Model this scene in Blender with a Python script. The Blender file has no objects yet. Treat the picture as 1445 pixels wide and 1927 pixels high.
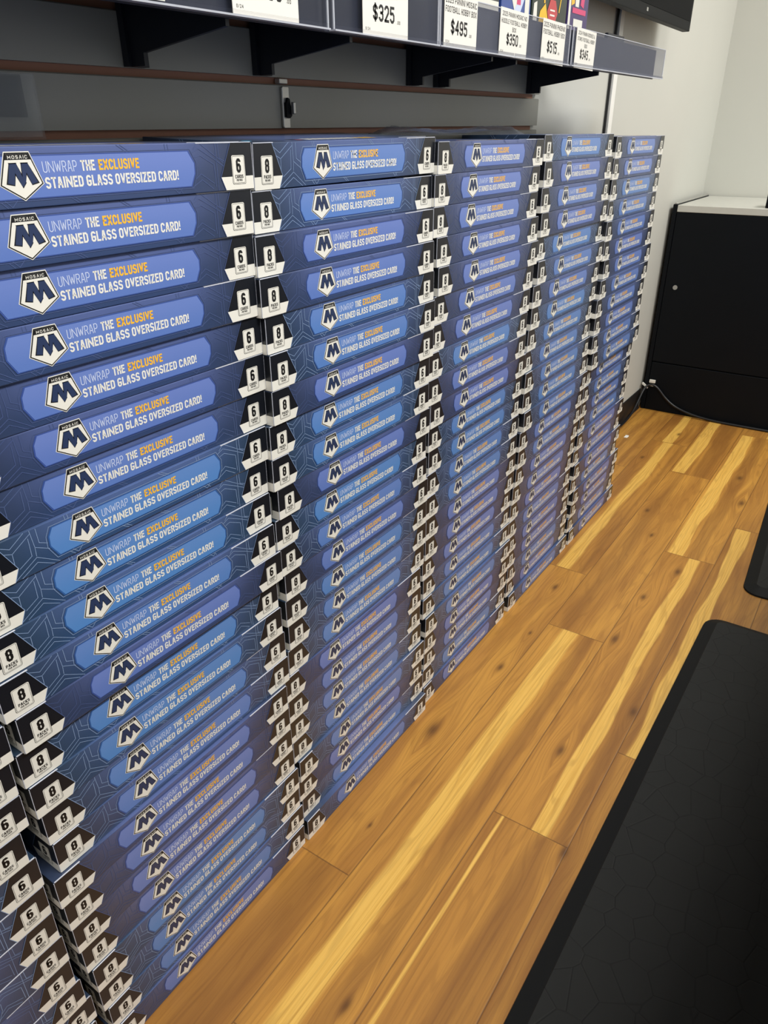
import bpy, bmesh, math, random
from mathutils import Vector, Matrix
# ------------------------------------------------------------------ units
S = 0.05                       # one carton height in metres; positions below are in carton heights
C = bpy.context.scene.collection
SC = bpy.context.scene
random.seed(7)

# ------------------------------------------------------------------ camera
cam_d = bpy.data.cameras.new('camera')
cam = bpy.data.objects.new('camera', cam_d); C.objects.link(cam); SC.camera = cam
_yaw, _pitch, _roll = 0.978587437, 0.477734973, -0.00423243
_f = Vector((math.sin(_yaw)*math.cos(_pitch), math.cos(_yaw)*math.cos(_pitch), -math.sin(_pitch)))
_r0 = Vector((math.cos(_yaw), -math.sin(_yaw), 0)); _u0 = _r0.cross(_f)
_r = _r0*math.cos(_roll) + _u0*math.sin(_roll); _u = _r.cross(_f)
_m = Matrix((_r, _u, -_f)).transposed().to_4x4()
_m.translation = Vector((-5.46557, -13.43215, 24.24992))*S
cam.matrix_world = _m
cam_d.sensor_fit = 'VERTICAL'; cam_d.sensor_height = 36.0
cam_d.lens = 36.0*1386.299/1927.0
cam_d.clip_start = 0.01; cam_d.clip_end = 60

# ------------------------------------------------------------------ light and exposure
SC.view_settings.view_transform = 'Standard'
SC.view_settings.look = 'None'
SC.view_settings.gamma = 1.0
SC.view_settings.use_curve_mapping = False
SC.view_settings.exposure = 0.34
world = bpy.data.worlds.new('world'); SC.world = world; world.use_nodes = True
world.node_tree.nodes['Background'].inputs[0].default_value = (0.95, 0.97, 1.0, 1)
world.node_tree.nodes['Background'].inputs[1].default_value = 0.40
def area(name, loc, size, power, col=(1, .985, .95)):
    d = bpy.data.lights.new(name, 'AREA'); d.shape = 'RECTANGLE'; d.size, d.size_y = size
    d.energy = power; d.color = col
    o = bpy.data.objects.new(name, d); C.objects.link(o); o.location = loc
    return o
area('ceiling_lamp', (0.55, -1.55, 2.70), (1.2, 0.6), 52)
area('ceiling_lamp', (3.00, -1.40, 2.70), (1.2, 0.6), 40)
area('ceiling_lamp', (-1.4, -1.55, 2.70), (1.2, 0.6), 26)

# ------------------------------------------------------------------ material helpers
def lin(c):
    f = lambda v: v/12.92 if v <= .04045 else ((v+.055)/1.055)**2.4
    return tuple(f(v/255.) for v in c) + (1,)
class N:
    """small node-tree writer"""
    def __init__(s, name):
        s.mat = bpy.data.materials.new(name); s.mat.use_nodes = True
        s.t = s.mat.node_tree; s.b = s.t.nodes['Principled BSDF']
    def new(s, typ, **kw):
        n = s.t.nodes.new(typ)
        for k, v in kw.items(): setattr(n, k, v)
        return n
    def put(s, sock, v):
        if isinstance(v, bpy.types.NodeSocket): s.t.links.new(v, sock)
        elif v is not None: sock.default_value = v
    def m(s, op, a, b=None, c=None, clamp=False):
        n = s.new('ShaderNodeMath', operation=op, use_clamp=clamp)
        for i, v in enumerate((a, b, c)): s.put(n.inputs[i], v)
        return n.outputs[0]
    def ss(s, v, lo, hi):       # smoothstep
        n = s.new('ShaderNodeMapRange', interpolation_type='SMOOTHSTEP')
        s.put(n.inputs[0], v); s.put(n.inputs[1], lo); s.put(n.inputs[2], hi)
        return n.outputs[0]
    def mix(s, f, a, b, blend='MIX'):
        n = s.new('ShaderNodeMix', data_type='RGBA', blend_type=blend)
        s.put(n.inputs[0], f); s.put(n.inputs[6], a); s.put(n.inputs[7], b)
        return n.outputs[2]
    def xyz(s, v=None):
        if v is None: v = s.new('ShaderNodeTexCoord').outputs['Object']
        n = s.new('ShaderNodeSeparateXYZ'); s.put(n.inputs[0], v)
        return n.outputs
    def vec(s, x, y, z):
        n = s.new('ShaderNodeCombineXYZ')
        for i, v in enumerate((x, y, z)): s.put(n.inputs[i], v)
        return n.outputs[0]
    def noise(s, v, scale, detail=3, rough=.5, dist=0):
        n = s.new('ShaderNodeTexNoise'); s.put(n.inputs['Vector'], v)
        n.inputs['Scale'].default_value = scale; n.inputs['Detail'].default_value = detail
        n.inputs['Roughness'].default_value = rough; n.inputs['Distortion'].default_value = dist
        return n.outputs['Fac']
    def attr(s, name):
        n = s.new('ShaderNodeAttribute', attribute_type='OBJECT', attribute_name=name)
        return n.outputs['Fac']
    def bump(s, h, strength, dist=.001):
        n = s.new('ShaderNodeBump'); n.inputs['Strength'].default_value = strength
        n.inputs['Distance'].default_value = dist; s.put(n.inputs['Height'], h)
        s.put(s.b.inputs['Normal'], n.outputs[0])
    def out(s, col=None, rough=None, metal=None, spec=None, coat=None, coat_r=None):
        for k, v in (('Base Color', col), ('Roughness', rough), ('Metallic', metal), ('Specular IOR Level', spec), ('Coat Weight', coat), ('Coat Roughness', coat_r)):
            if v is not None: s.put(s.b.inputs[k], v)
        return s.mat
def flat(name, c, rough=.5, metal=0, spec=.5, var=.06, scale=30, coat=0):
    n = N(name); f = n.noise(n.new('ShaderNodeTexCoord').outputs['Object'], scale, 4)
    c = lin(c) if max(c) > 1 else tuple(c)+(1,)
    a = tuple(v*(1-var) for v in c[:3])+(1,); b = tuple(min(1, v*(1+var)) for v in c[:3])+(1,)
    return n.out(n.mix(f, a, b), rough, metal, spec, coat, .2 if coat else None)

M = {}
# printed cartons -----------------------------------------------------------
n = N('printed_carton'); o = n.xyz(); t = n.attr('tint')
ax = n.m('ABSOLUTE', n.m('DIVIDE', o[0], S))
mid = n.ss(ax, 3.9, 1.6)                                         # the print is brighter behind the title
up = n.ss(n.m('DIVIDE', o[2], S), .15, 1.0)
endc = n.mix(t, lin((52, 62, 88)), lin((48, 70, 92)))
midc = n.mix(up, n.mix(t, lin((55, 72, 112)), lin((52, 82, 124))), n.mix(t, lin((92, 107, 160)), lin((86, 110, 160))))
wn = n.noise(n.new('ShaderNodeTexCoord').outputs['Object'], 14, 2)
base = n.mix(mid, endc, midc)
base = n.mix(n.m('MULTIPLY', wn, .22), base, lin((40, 48, 84)))
M['carton'] = n.out(base, .34, 0, .5, .25, .12)
n = N('printed_lines'); t = n.attr('tint')
M['line'] = n.out(n.mix(n.ss(t, .15, .6), lin((76, 92, 138)), lin((134, 158, 196))), .4)
n = N('title_panel_print'); o = n.xyz(); t = n.attr('tint')
up = n.ss(n.m('DIVIDE', o[2], S), .15, .85)
M['panel'] = n.out(n.mix(up, n.mix(t, lin((98, 122, 192)), lin((84, 138, 202))), n.mix(t, lin((112, 132, 200)), lin((98, 142, 204)))), .34, 0, .5, .25, .12)
n = N('title_panel_rim'); t = n.attr('tint')
M['rim'] = n.out(n.mix(t, lin((62, 82, 152)), lin((50, 96, 160))), .36)
M['black'] = flat('black_print', (21, 24, 31), .36, coat=.2)
M['white'] = flat('white_print', (236, 234, 224), .4, var=.02)
M['ink'] = flat('black_ink', (16, 16, 18), .5)
M['navy'] = flat('navy_print', (44, 58, 92), .4)
M['orange'] = flat('orange_print', (252, 192, 56), .4)
M['pale'] = flat('pale_lettering', (208, 219, 246), .4)
M['paper'] = flat('bare_paper_edge', (206, 210, 222), .6)
M['cyan'] = flat('cyan_print', (70, 176, 226), .35)
M['red'] = flat('red_print', (196, 66, 70), .4)
M['graycard'] = flat('grey_print', (150, 148, 142), .5)
# surroundings ---------------------------------------------------------------
n = N('painted_wall'); tc = n.new('ShaderNodeTexCoord').outputs['Object']
f = n.noise(tc, 2.2, 4); g = n.noise(tc, 180, 3)
n.bump(g, .12, .0006)
M['wall'] = n.out(n.mix(f, lin((200, 201, 193)), lin((208, 208, 199))), .6)
M['ceiling'] = flat('ceiling_tile', (232, 232, 228), .8)
M['slat'] = flat('grey_slat_laminate', (150, 150, 141), .42, var=.05, scale=6)
M['mdf'] = flat('brown_fibreboard_groove', (150, 106, 84), .7)
M['navymetal'] = flat('dark_navy_metal', (22, 32, 48), .5, .0, .4)
M['slate'] = flat('slate_shelf_edge', (34, 39, 54), .5, var=.12, scale=9)
M['blackmetal'] = flat('black_metal', (13, 20, 31), .45)
M['silver'] = flat('silver_metal', (190, 190, 186), .35, .7)
M['blackplastic'] = flat('black_plastic', (12, 15, 19), .5, spec=.1)
M['screen'] = flat('black_glass', (10, 12, 16), .5, spec=.04)
M['baseboard'] = flat('black_vinyl_base', (26, 24, 24), .55)
M['cabinet'] = flat('black_laminate', (11, 15, 20), .5, var=.12, scale=5, spec=.15)
M['cabtop'] = flat('pale_counter', (200, 200, 192), .3)
M['gloss'] = flat('white_gloss_plastic', (246, 246, 240), .25, var=.01)
M['tag'] = flat('white_card_stock', (238, 236, 228), .55, var=.015)
M['cable'] = flat('black_rubber_cable', (24, 25, 28), .4)
M['darkgreen'] = flat('dark_green_print', (28, 44, 36), .35)
M['yellow'] = flat('yellow_print', (236, 190, 40), .4)
M['purple'] = flat('purple_print', (62, 46, 104), .35)
M['pink'] = flat('pink_print', (214, 66, 118), .4)
M['blue'] = flat('blue_print', (52, 78, 150), .35)
def plastic(name, rough, alpha, tint):
    n = N(name); n.b.inputs['Base Color'].default_value = lin(tint)
    n.b.inputs['Roughness'].default_value = rough; n.b.inputs['IOR'].default_value = 1.3
    tr = n.new('ShaderNodeBsdfTransparent'); mx = n.new('ShaderNodeMixShader')
    fr = n.new('ShaderNodeFresnel'); fr.inputs[0].default_value = 1.15
    k = n.m('ADD', n.m('MULTIPLY', fr.outputs[0], .55), alpha, clamp=True)
    n.t.links.new(k, mx.inputs[0]); n.t.links.new(tr.outputs[0], mx.inputs[1])
    n.t.links.new(n.b.outputs[0], mx.inputs[2])
    n.t.links.new(mx.outputs[0], n.t.nodes['Material Output'].inputs[0])
    return n.mat
M['clear'] = plastic('clear_plastic', .12, .02, (104, 108, 124))
M['clearedge'] = plastic('clear_plastic_edge', .1, .6, (226, 230, 240))
M['film'] = plastic('clear_film', .16, .04, (130, 134, 138))
M['acrylic'] = plastic('clear_acrylic', .2, .09, (205, 210, 208))

# wood floor -----------------------------------------------------------------
n = N('oak_plank_floor')
tc = n.new('ShaderNodeTexCoord').outputs['Object']
sx, sy, sz = n.xyz(tc)
X = n.m('DIVIDE', sx, S); Y = n.m('DIVIDE', sy, S)
PW, PL = 3.12, 24.65
rowf = n.m('DIVIDE', n.m('SUBTRACT', .77, Y), PW)
row = n.m('FLOOR', rowf); fr_ = n.m('FRACT', rowf)
def eq(v, k): return n.m('COMPARE', v, float(k), .1)
wr = n.new('ShaderNodeTexWhiteNoise', noise_dimensions='1D'); n.put(wr.inputs['W'], row)
off = n.m('MULTIPLY', wr.outputs['Value'], PL)
for k, v in ((0, 8.6), (1, 2.6), (2, 14.15), (3, 20.0), (-1, 1.5)):
    e = eq(row, k); off = n.m('ADD', n.m('MULTIPLY', off, n.m('SUBTRACT', 1, e)), n.m('MULTIPLY', e, v))
colf = n.m('DIVIDE', n.m('SUBTRACT', X, off), PL); colm = n.m('FLOOR', colf); fc = n.m('FRACT', colf)
pid = n.vec(row, colm, 0)
wp = n.new('ShaderNodeTexWhiteNoise', noise_dimensions='3D'); n.put(wp.inputs['Vector'], pid)
prand = wp.outputs['Value']; pcol = wp.outputs['Color']
pr = n.xyz(pcol)
# knots bend the grain
knots = [(30.91,-1.24,.42),(32.75,-5.94,.4),(27.9,-5.85,.5),(25.9,-1.86,.22),(53.5,.28,.4),(53.5,-7.31,.55),(48.9,-8.3,.6),(16.7,-1.15,.62),(22.4,-1.78,.4),(18.7,-6.48,.46),(13.9,-8.55,.42),(10.84,-1.74,.2),(22.9,-8.4,.45),(36.7,-6.9,.5),(4.9,-4.95,.4),(60.5,-.9,.4),(44.,-2.9,.4),(40.5,-4.2,.35)]
bend = None; kd = None
for kx, ky, kr in knots:
    dx = n.m('MULTIPLY', n.m('SUBTRACT', X, kx), .42); dy = n.m('SUBTRACT', Y, ky)
    d2 = n.m('ADD', n.m('MULTIPLY', dx, dx), n.m('MULTIPLY', dy, dy))
    near = n.m('EXPONENT', n.m('MULTIPLY', d2, -1.0/(kr*kr*1.9)))
    core = n.m('EXPONENT', n.m('MULTIPLY', d2, -1.0/(kr*kr*.13)))
    bd = n.m('MULTIPLY', near, n.m('MULTIPLY', n.m('SIGN', dy), -kr*1.0))
    bend = bd if bend is None else n.m('ADD', bend, bd)
    kd = core if kd is None else n.m('MAXIMUM', kd, core)
Yb = n.m('ADD', Y, bend)
gx = n.m('ADD', X, n.m('MULTIPLY', prand, 173.0)); gy = n.m('ADD', Yb, n.m('MULTIPLY', pr[1], 31.0))
v1 = n.vec(n.m('MULTIPLY', gx, .10), n.m('MULTIPLY', gy, .9), row)
v2 = n.vec(n.m('MULTIPLY', gx, .12), n.m('MULTIPLY', gy, 11.0), row)
v3 = n.vec(n.m('MULTIPLY', gx, .7), n.m('MULTIPLY', gy, 48.0), row)
broad = n.noise(v1, 1.0, 3, .5, .25); fine = n.noise(v2, 1.0, 5, .62, .35); pores = n.noise(v3, 1.0, 2, .6)
rings = n.m('SINE', n.m('ADD', n.m('MULTIPLY', gy, 16.0), n.m('MULTIPLY', n.noise(v1, 1.3, 2, .45, .3), 42.0)))
# sapwood streaks: light bands with wavy edges, one in most planks
wav = n.m('SUBTRACT', n.noise(n.vec(n.m('MULTIPLY', X, .13), row, 0), 1.0, 1, .4), .5)
wav2 = n.m('SUBTRACT', n.noise(n.vec(n.m('MULTIPLY', X, .15), row, 9.0), 1.0, 1, .4), .5)
def band(x0, x1, c, w, a0, a1, soft=.10):
    inx = n.m('MULTIPLY', n.m('GREATER_THAN', X, x0), n.m('LESS_THAN', X, x1))
    lo = n.m('ADD', n.m('MULTIPLY', wav, a0), c - w/2); hi = n.m('ADD', n.m('MULTIPLY', wav2, a1), c + w/2)
    k = n.m('MULTIPLY', n.ss(Y, lo, n.m('ADD', lo, soft)), n.ss(Y, hi, n.m('SUBTRACT', hi, soft)))
    return n.m('MULTIPLY', k, inx)
bands = [band(2.6,27.27,-3.66,1.12,.6,.35,.22), band(14.15,38.78,-7.4,.78,1.0,.45), band(38.8,63.4,-6.18,1.05,1.6,.1), band(52.0,76.5,-3.0,1.06,.7,.1), band(33.3,57.9,-.75,.95,.9,.5,.2), band(57.95,90,-.55,.9,.9,.3), band(-10.5,14.15,-5.9,.2,.3,.3,.08), band(-16,8.6,.2,.5,.5,.5), band(63.5,90,-8.0,.9,.6,.6), band(20,44.6,-9.3,.8,.8,.8), band(44.7,70,-11.0,.8,.8,.8)]
sap = bands[0]
for b_ in bands[1:]: sap = n.m('MAXIMUM', sap, b_)
heart = n.mix(prand, lin((182, 128, 55)), lin((208, 153, 68)))
heart = n.mix(n.ss(broad, .30, .72), n.mix(pr[2], lin((140, 92, 40)), lin((170, 118, 52))), heart)
heart = n.mix(n.m('MULTIPLY', n.ss(fine, .46, .74), .5), heart, lin((124, 82, 36)))
sapc = n.mix(n.ss(fine, .4, .7), lin((234, 188, 94)), lin((214, 164, 72)))
dk = band(2.6,27.27,-4.75,.95,.9,.5,.35)
for b_ in (band(14.15,38.78,-8.25,.6,.5,.5,.2), band(27.3,51.9,-3.3,1.2,1.6,1.2,.5), band(38.8,63.4,-7.3,1.1,1.0,.6,.25), band(52,76.5,-4.5,1.4,.8,.8,.3), band(33.3,57.9,-1.9,.6,.6,.3,.3), band(-16,8.6,-1.2,1.8,.8,.8,.5), band(-10,14.1,-7.6,1.2,1.2,1.2,.5)): dk = n.m('MAXIMUM', dk, b_)
heart = n.mix(n.m('MULTIPLY', dk, .5), heart, lin((128, 84, 38)))
wood = n.mix(n.m('MULTIPLY', sap, .85), heart, sapc)
wood = n.mix(n.m('MULTIPLY', n.ss(rings, .2, 1.0), .20), wood, lin((116, 72, 30)))
wood = n.mix(n.m('MULTIPLY', n.ss(pores, .56, .74), .30), wood, lin((104, 66, 30)))
wood = n.mix(n.m('MULTIPLY', kd, .78), wood, lin((78, 46, 22)))
# plank joints
e1 = n.m('MULTIPLY', n.m('MINIMUM', fr_, n.m('SUBTRACT', 1, fr_)), PW)
e2 = n.m('MULTIPLY', n.m('MINIMUM', fc, n.m('SUBTRACT', 1, fc)), PL)
ed = n.m('MINIMUM', e1, e2)
wood = n.mix(n.m('MULTIPLY', n.ss(ed, .035, .012), .55), wood, lin((70, 42, 20)))
n.bump(n.m('ADD', n.m('MULTIPLY', n.ss(ed, .0, .05), 1.0), n.m('MULTIPLY', pores, -.12)), .35, .0008)
M['floor'] = n.out(wood, n.m('ADD', .36, n.m('MULTIPLY', fine, .16)), 0, .45)

# rubber mat -----------------------------------------------------------------
n = N('black_rubber_mat'); tc = n.new('ShaderNodeTexCoord').outputs['Object']
vo = n.new('ShaderNodeTexVoronoi', feature='DISTANCE_TO_EDGE'); vo.inputs['Scale'].default_value = 1/(1.1*S); vo.inputs['Randomness'].default_value = .7
n.put(vo.inputs['Vector'], tc)
g = n.ss(vo.outputs['Distance'], .0, .035)
gr = n.noise(tc, 900, 2)
wide = n.noise(tc, 6, 3)
hgt = n.m('ADD', n.m('MULTIPLY', g, 1.0), n.m('MULTIPLY', gr, .25))
n.bump(hgt, .35, .0008)
M['mat'] = n.out(n.mix(g, lin((20, 20, 19)), n.mix(wide, lin((23, 24, 23)), lin((30, 31, 29)))), .6, 0, .25)
M['matedge'] = flat('smooth_rubber_border', (23, 24, 23), .6, var=.03, spec=.2)

# ------------------------------------------------------------------ mesh helpers
class MB:
    def __init__(s): s.v = []; s.f = []; s.mi = []; s.mats = []
    def mat(s, key):
        if key not in s.mats: s.mats.append(key)
        return s.mats.index(key)
    def face(s, pts, key):
        b = len(s.v); s.v += [tuple(p) for p in pts]
        s.f.append(tuple(range(b, b+len(pts)))); s.mi.append(s.mat(key))
    def box(s, x0, x1, y0, y1, z0, z1, key):
        b = len(s.v); k = s.mat(key)
        s.v += [(x, y, z) for z in (z0, z1) for y in (y0, y1) for x in (x0, x1)]
        for f in ((0,2,3,1), (4,5,7,6), (0,1,5,4), (2,6,7,3), (0,4,6,2), (1,3,7,5)):
            s.f.append(tuple(b+i for i in f)); s.mi.append(k)
    def prism(s, poly, to3, d0, d1, key):
        """extrude a closed 2D outline between two depths; to3(a, b, d) gives the point"""
        b = len(s.v); k = s.mat(key); m = len(poly)
        s.v += [tuple(to3(a, c, d)) for d in (d0, d1) for a, c in poly]
        s.f.append(tuple(b+i for i in range(m))[::-1]); s.mi.append(k)
        s.f.append(tuple(b+m+i for i in range(m))); s.mi.append(k)
        for i in range(m):
            j = (i+1) % m
            s.f.append((b+i, b+j, b+m+j, b+m+i)); s.mi.append(k)
    def stroke(s, pts, th, to3, key, closed=False, cap=None):
        """flat mitred ribbon along a 2D polyline"""
        P = [Vector((p[0], p[1])) for p in pts]; m = len(P)
        for i in range(1, m-1):
            if not closed and (P[i]-P[i-1]).normalized().dot((P[i+1]-P[i]).normalized()) < -.25:
                s.stroke(pts[:i+1], th, to3, key, False, cap); s.stroke(pts[i:], th, to3, key, False, cap); return
        if not closed and cap:
            for i, j in ((0, 1), (-1, -2)):
                d = (P[i]-P[j]).normalized()
                if max(abs(d.x), abs(d.y)) > .995 and cap(pts[i], d): P[i] = P[i] + d*th/2
        L = []; R = []
        for i in range(m):
            a = P[i-1] if (i > 0 or closed) else None
            c = P[(i+1) % m] if (i < m-1 or closed) else None
            d1 = (P[i]-a).normalized() if a is not None else None
            d2 = (c-P[i]).normalized() if c is not None else None
            if d1 is None: d1 = d2
            if d2 is None: d2 = d1
            n1 = Vector((-d1.y, d1.x)); n2 = Vector((-d2.y, d2.x)); nn = n1+n2
            nn = nn.normalized() if nn.length > 1e-6 else n1
            k = th/2/max(.35, nn.dot(n1))
            L.append(P[i]+nn*k); R.append(P[i]-nn*k)
        k = s.mat(key); b = len(s.v)
        for a, c in zip(L, R): s.v += [tuple(to3(a.x, a.y)), tuple(to3(c.x, c.y))]
        for i in range(m if closed else m-1):
            j = (i+1) % m
            s.f.append((b+2*i, b+2*i+1, b+2*j+1, b+2*j)); s.mi.append(k)
    def mesh(s, name, scale=S):
        me = bpy.data.meshes.new(name)
        me.from_pydata([tuple(c*scale for c in v) for v in s.v], [], s.f)
        for k in s.mats: me.materials.append(M[k])
        me.polygons.foreach_set('material_index', s.mi)
        me.update()
        return me
def fix(me):
    bm = bmesh.new(); bm.from_mesh(me); bmesh.ops.recalc_face_normals(bm, faces=bm.faces); bm.to_mesh(me); bm.free()
    return me
def bev(me, w, seg=2, ang=.5):
    bm = bmesh.new(); bm.from_mesh(me)
    bmesh.ops.remove_doubles(bm, verts=bm.verts, dist=1e-6)
    bmesh.ops.recalc_face_normals(bm, faces=bm.faces)
    ed = [e for e in bm.edges if len(e.link_faces) == 2 and e.calc_face_angle(0) > ang]
    bmesh.ops.bevel(bm, geom=ed, offset=w*S, segments=seg, affect='EDGES', profile=.6)
    bm.to_mesh(me); bm.free()
    return me
def add(name, me, parent=None, loc=None):
    o = bpy.data.objects.new(name, me); C.objects.link(o)
    if parent: o.parent = parent
    if loc is not None: o.location = Vector(loc)*S
    return o
def empty(name, loc, label, cat, group=None, rz=0):
    o = bpy.data.objects.new(name, None); C.objects.link(o); o.empty_display_size = .02
    o.location = Vector(loc)*S; o.rotation_euler.z = rz
    return tag(o, label, cat, group)
def tag(o, label, cat, group=None):
    o['label'] = label; o['category'] = cat
    if group: o['group'] = group
    return o
def struct(name, me):
    o = add(name, me); o['kind'] = 'structure'; return o
def tube(name, pts, r, key, parent=None, cyc=False):
    cu = bpy.data.curves.new(name, 'CURVE'); cu.dimensions = '3D'; cu.bevel_depth = r*S; cu.bevel_resolution = 3
    sp = cu.splines.new('NURBS'); sp.points.add(len(pts)-1); sp.use_endpoint_u = True; sp.order_u = 3
    for q, a in zip(sp.points, pts): q.co = (a[0]*S, a[1]*S, a[2]*S, 1)
    tmp = bpy.data.objects.new(name, cu); me = bpy.data.meshes.new_from_object(tmp)
    bpy.data.objects.remove(tmp); bpy.data.curves.remove(cu)
    me.materials.clear(); me.materials.append(M[key])
    for p in me.polygons: p.use_smooth = True
    return add(name, me, parent)

# ------------------------------------------------------------------ block lettering
O_ = [(0,.14),(0,.86),(.28,1),(.72,1),(1,.86),(1,.14),(.72,0),(.28,0)]
GL = {
 'A': (1, [[(0,0),(.38,1),(.62,1),(1,0)], [(.17,.3),(.83,.3)]], 0), 'B': (.95, [[(0,0),(0,1),(.75,1),(.97,.87),(.97,.63),(.75,.52),(1,.4),(1,.13),(.75,0)],[(0,.52),(.75,.52)],[(0,0),(.75,0)]], 0),
 'C': (.95, [[(1,.72),(1,.86),(.72,1),(.28,1),(0,.86),(0,.14),(.28,0),(.72,0),(1,.14),(1,.28)]], 0), 'D': (.95, [[(0,0),(0,1),(.68,1),(1,.84),(1,.16),(.68,0)]], 1),
 'E': (.78, [[(1,1),(0,1),(0,0),(1,0)], [(0,.52),(.88,.52)]], 0), 'F': (.76, [[(1,1),(0,1),(0,0)], [(0,.5),(.85,.5)]], 0),
 'G': (.95, [[(1,.80),(1,.86),(.72,1),(.28,1),(0,.86),(0,.14),(.28,0),(.72,0),(1,.14),(1,.46),(.58,.46)]], 0), 'H': (.95, [[(0,0),(0,1)],[(1,0),(1,1)],[(0,.5),(1,.5)]], 0),
 'I': (0, [[(.5,0),(.5,1)]], 0), 'K': (.95, [[(0,0),(0,1)],[(1,1),(.1,.42)],[(.35,.6),(1,0)]], 0), 'L': (.76, [[(0,1),(0,0),(1,0)]], 0),
 'M': (1.25, [[(0,0),(0,1),(.5,.25),(1,1),(1,0)]], 0), 'N': (1.3, [[(0,0),(0,1)],[(.06,.96),(.94,.04)],[(1,0),(1,1)]], 0), 'O': (.95, [O_], 1), 'P': (.92, [[(0,0),(0,1),(.72,1),(1,.86),(1,.58),(.72,.44),(0,.44)]], 0),
 'R': (.95, [[(0,0),(0,1),(.72,1),(1,.86),(1,.62),(.72,.48),(0,.48)], [(.55,.48),(1,0)]], 0), 'S': (.92, [[(1,.79),(1,.86),(.72,1),(.28,1),(0,.86),(0,.64),(.22,.53),(.78,.47),(1,.36),(1,.14),(.72,0),(.28,0),(0,.14),(0,.21)]], 0),
 'T': (.88, [[(0,1),(1,1)],[(.5,1),(.5,0)]], 0), 'U': (.95, [[(0,1),(0,.14),(.28,0),(.72,0),(1,.14),(1,1)]], 0), 'V': (1, [[(0,1),(.5,0),(1,1)]], 0), 'W': (1.45, [[(0,1),(.25,0),(.5,.8),(.75,0),(1,1)]], 0),
 'X': (1, [[(0,0),(1,1)],[(0,1),(1,0)]], 0), 'Y': (1, [[(0,1),(.5,.45),(1,1)],[(.5,.45),(.5,0)]], 0), 'Z': (.88, [[(0,1),(1,1),(0,0),(1,0)]], 0), '!': (0, [[(.5,1),(.5,.34)],[(.5,.04),(.5,0)]], 0),
 '0': (.92, [O_], 1), '1': (.5, [[(0,.8),(1,1),(1,0)]], 0), '2': (.9, [[(0,.76),(0,.86),(.28,1),(.72,1),(1,.86),(1,.6),(0,0),(1,0)]], 0), '3': (.9, [[(0,.78),(0,.86),(.28,1),(.72,1),(1,.86),(1,.64),(.75,.52),(1,.4),(1,.14),(.72,0),(.28,0),(0,.14),(0,.22)],[(.4,.52),(.75,.52)]], 0),
 '4': (.95, [[(.78,0),(.78,1),(0,.3),(1,.3)]], 0), '5': (.9, [[(.95,1),(.05,1),(0,.5),(.3,.6),(.72,.6),(1,.46),(1,.14),(.72,0),(.28,0),(0,.14),(0,.22)]], 0),
 '6': (.92, [[(1,.82),(1,.86),(.72,1),(.28,1),(0,.86),(0,.14),(.28,0),(.72,0),(1,.14),(1,.42),(.72,.56),(0,.56)]], 0), '8': (.92, [[(0,.64),(0,.86),(.28,1),(.72,1),(1,.86),(1,.64),(.8,.53),(1,.42),(1,.14),(.72,0),(.28,0),(0,.14),(0,.42),(.2,.53)]], 1),
 '9': (.92, [[(0,.24),(0,.14),(.28,0),(.72,0),(1,.14),(1,.86),(.72,1),(.28,1),(0,.86),(0,.58),(.28,.44),(1,.44)]], 0),
 '$': (.92, [[(1,.72),(1,.82),(.72,.94),(.28,.94),(0,.82),(0,.64),(.22,.54),(.78,.46),(1,.36),(1,.18),(.72,.06),(.28,.06),(0,.18),(0,.28)],[(.5,1.06),(.5,-.06)]], 0),
 '&': (1, [[(1,0),(.2,.75),(.2,.88),(.4,1),(.62,.88),(.6,.74),(0,.3),(0,.12),(.25,0),(.6,0),(1,.4)]], 0), '.': (0, [[(.5,.05),(.5,0)]], 0), '/': (.6, [[(0,0),(1,1)]], 0), ' ': (.45, [], 0),
}
def twidth(txt, h, w, th, sp): return sum((GL[c][0]*w*h + (th if GL[c][1] else 0)) + sp*h for c in txt) - sp*h
def text(mb, txt, x, y, h, to3, key, th=.17, w=.4, sp=.10, fit=None, align='L', slant=0):
    """write txt with its lower left at (x, y); th is the stroke as a share of the height"""
    t = th*h; W = twidth(txt, h, w, t, sp); k = 1.0
    if fit: k = fit/W
    if align == 'C': x -= W*k/2
    if align == 'R': x -= W*k
    for c in txt:
        gw, st, cl = GL[c]; ww = gw*w*h
        for pl in st:
            pts = []
            for a, b in pl:
                px = (t/2 + a*ww) if gw else t/2
                pts.append((x + px*k + slant*b*h, y + t/2 + b*(h-t)))
            for i, j in ((0, 1), (-1, -2)):
                if gw and pl[i][1] in (0, 1) and pl[i][0] != pl[j][0] and pl[i][1] != pl[j][1] and not cl:
                    d = Vector(pts[i])-Vector(pts[j]); pts[i] = tuple(Vector(pts[i]) + d*(t/2/abs(d.y)))
            if len(pts) == 2 and abs(pts[0][1]-pts[1][1]) < t*.6 and gw == 0:
                cx = pts[0][0]; mb.face([to3(cx-t/2*k, pts[0][1]-t*.5), to3(cx+t/2*k, pts[0][1]-t*.5), to3(cx+t/2*k, pts[0][1]+t*.5), to3(cx-t/2*k, pts[0][1]+t*.5)], key)
            else:
                mb.stroke(pts, t*min(1, .5+.5*k), to3, key, closed=bool(cl), cap=lambda p, d: abs(d.x) > .5 or p[1] < y+t*.6 or p[1] > y+h-t*.6)
        x += (ww + (t if st else 0) + sp*h)*k
    return x

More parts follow.
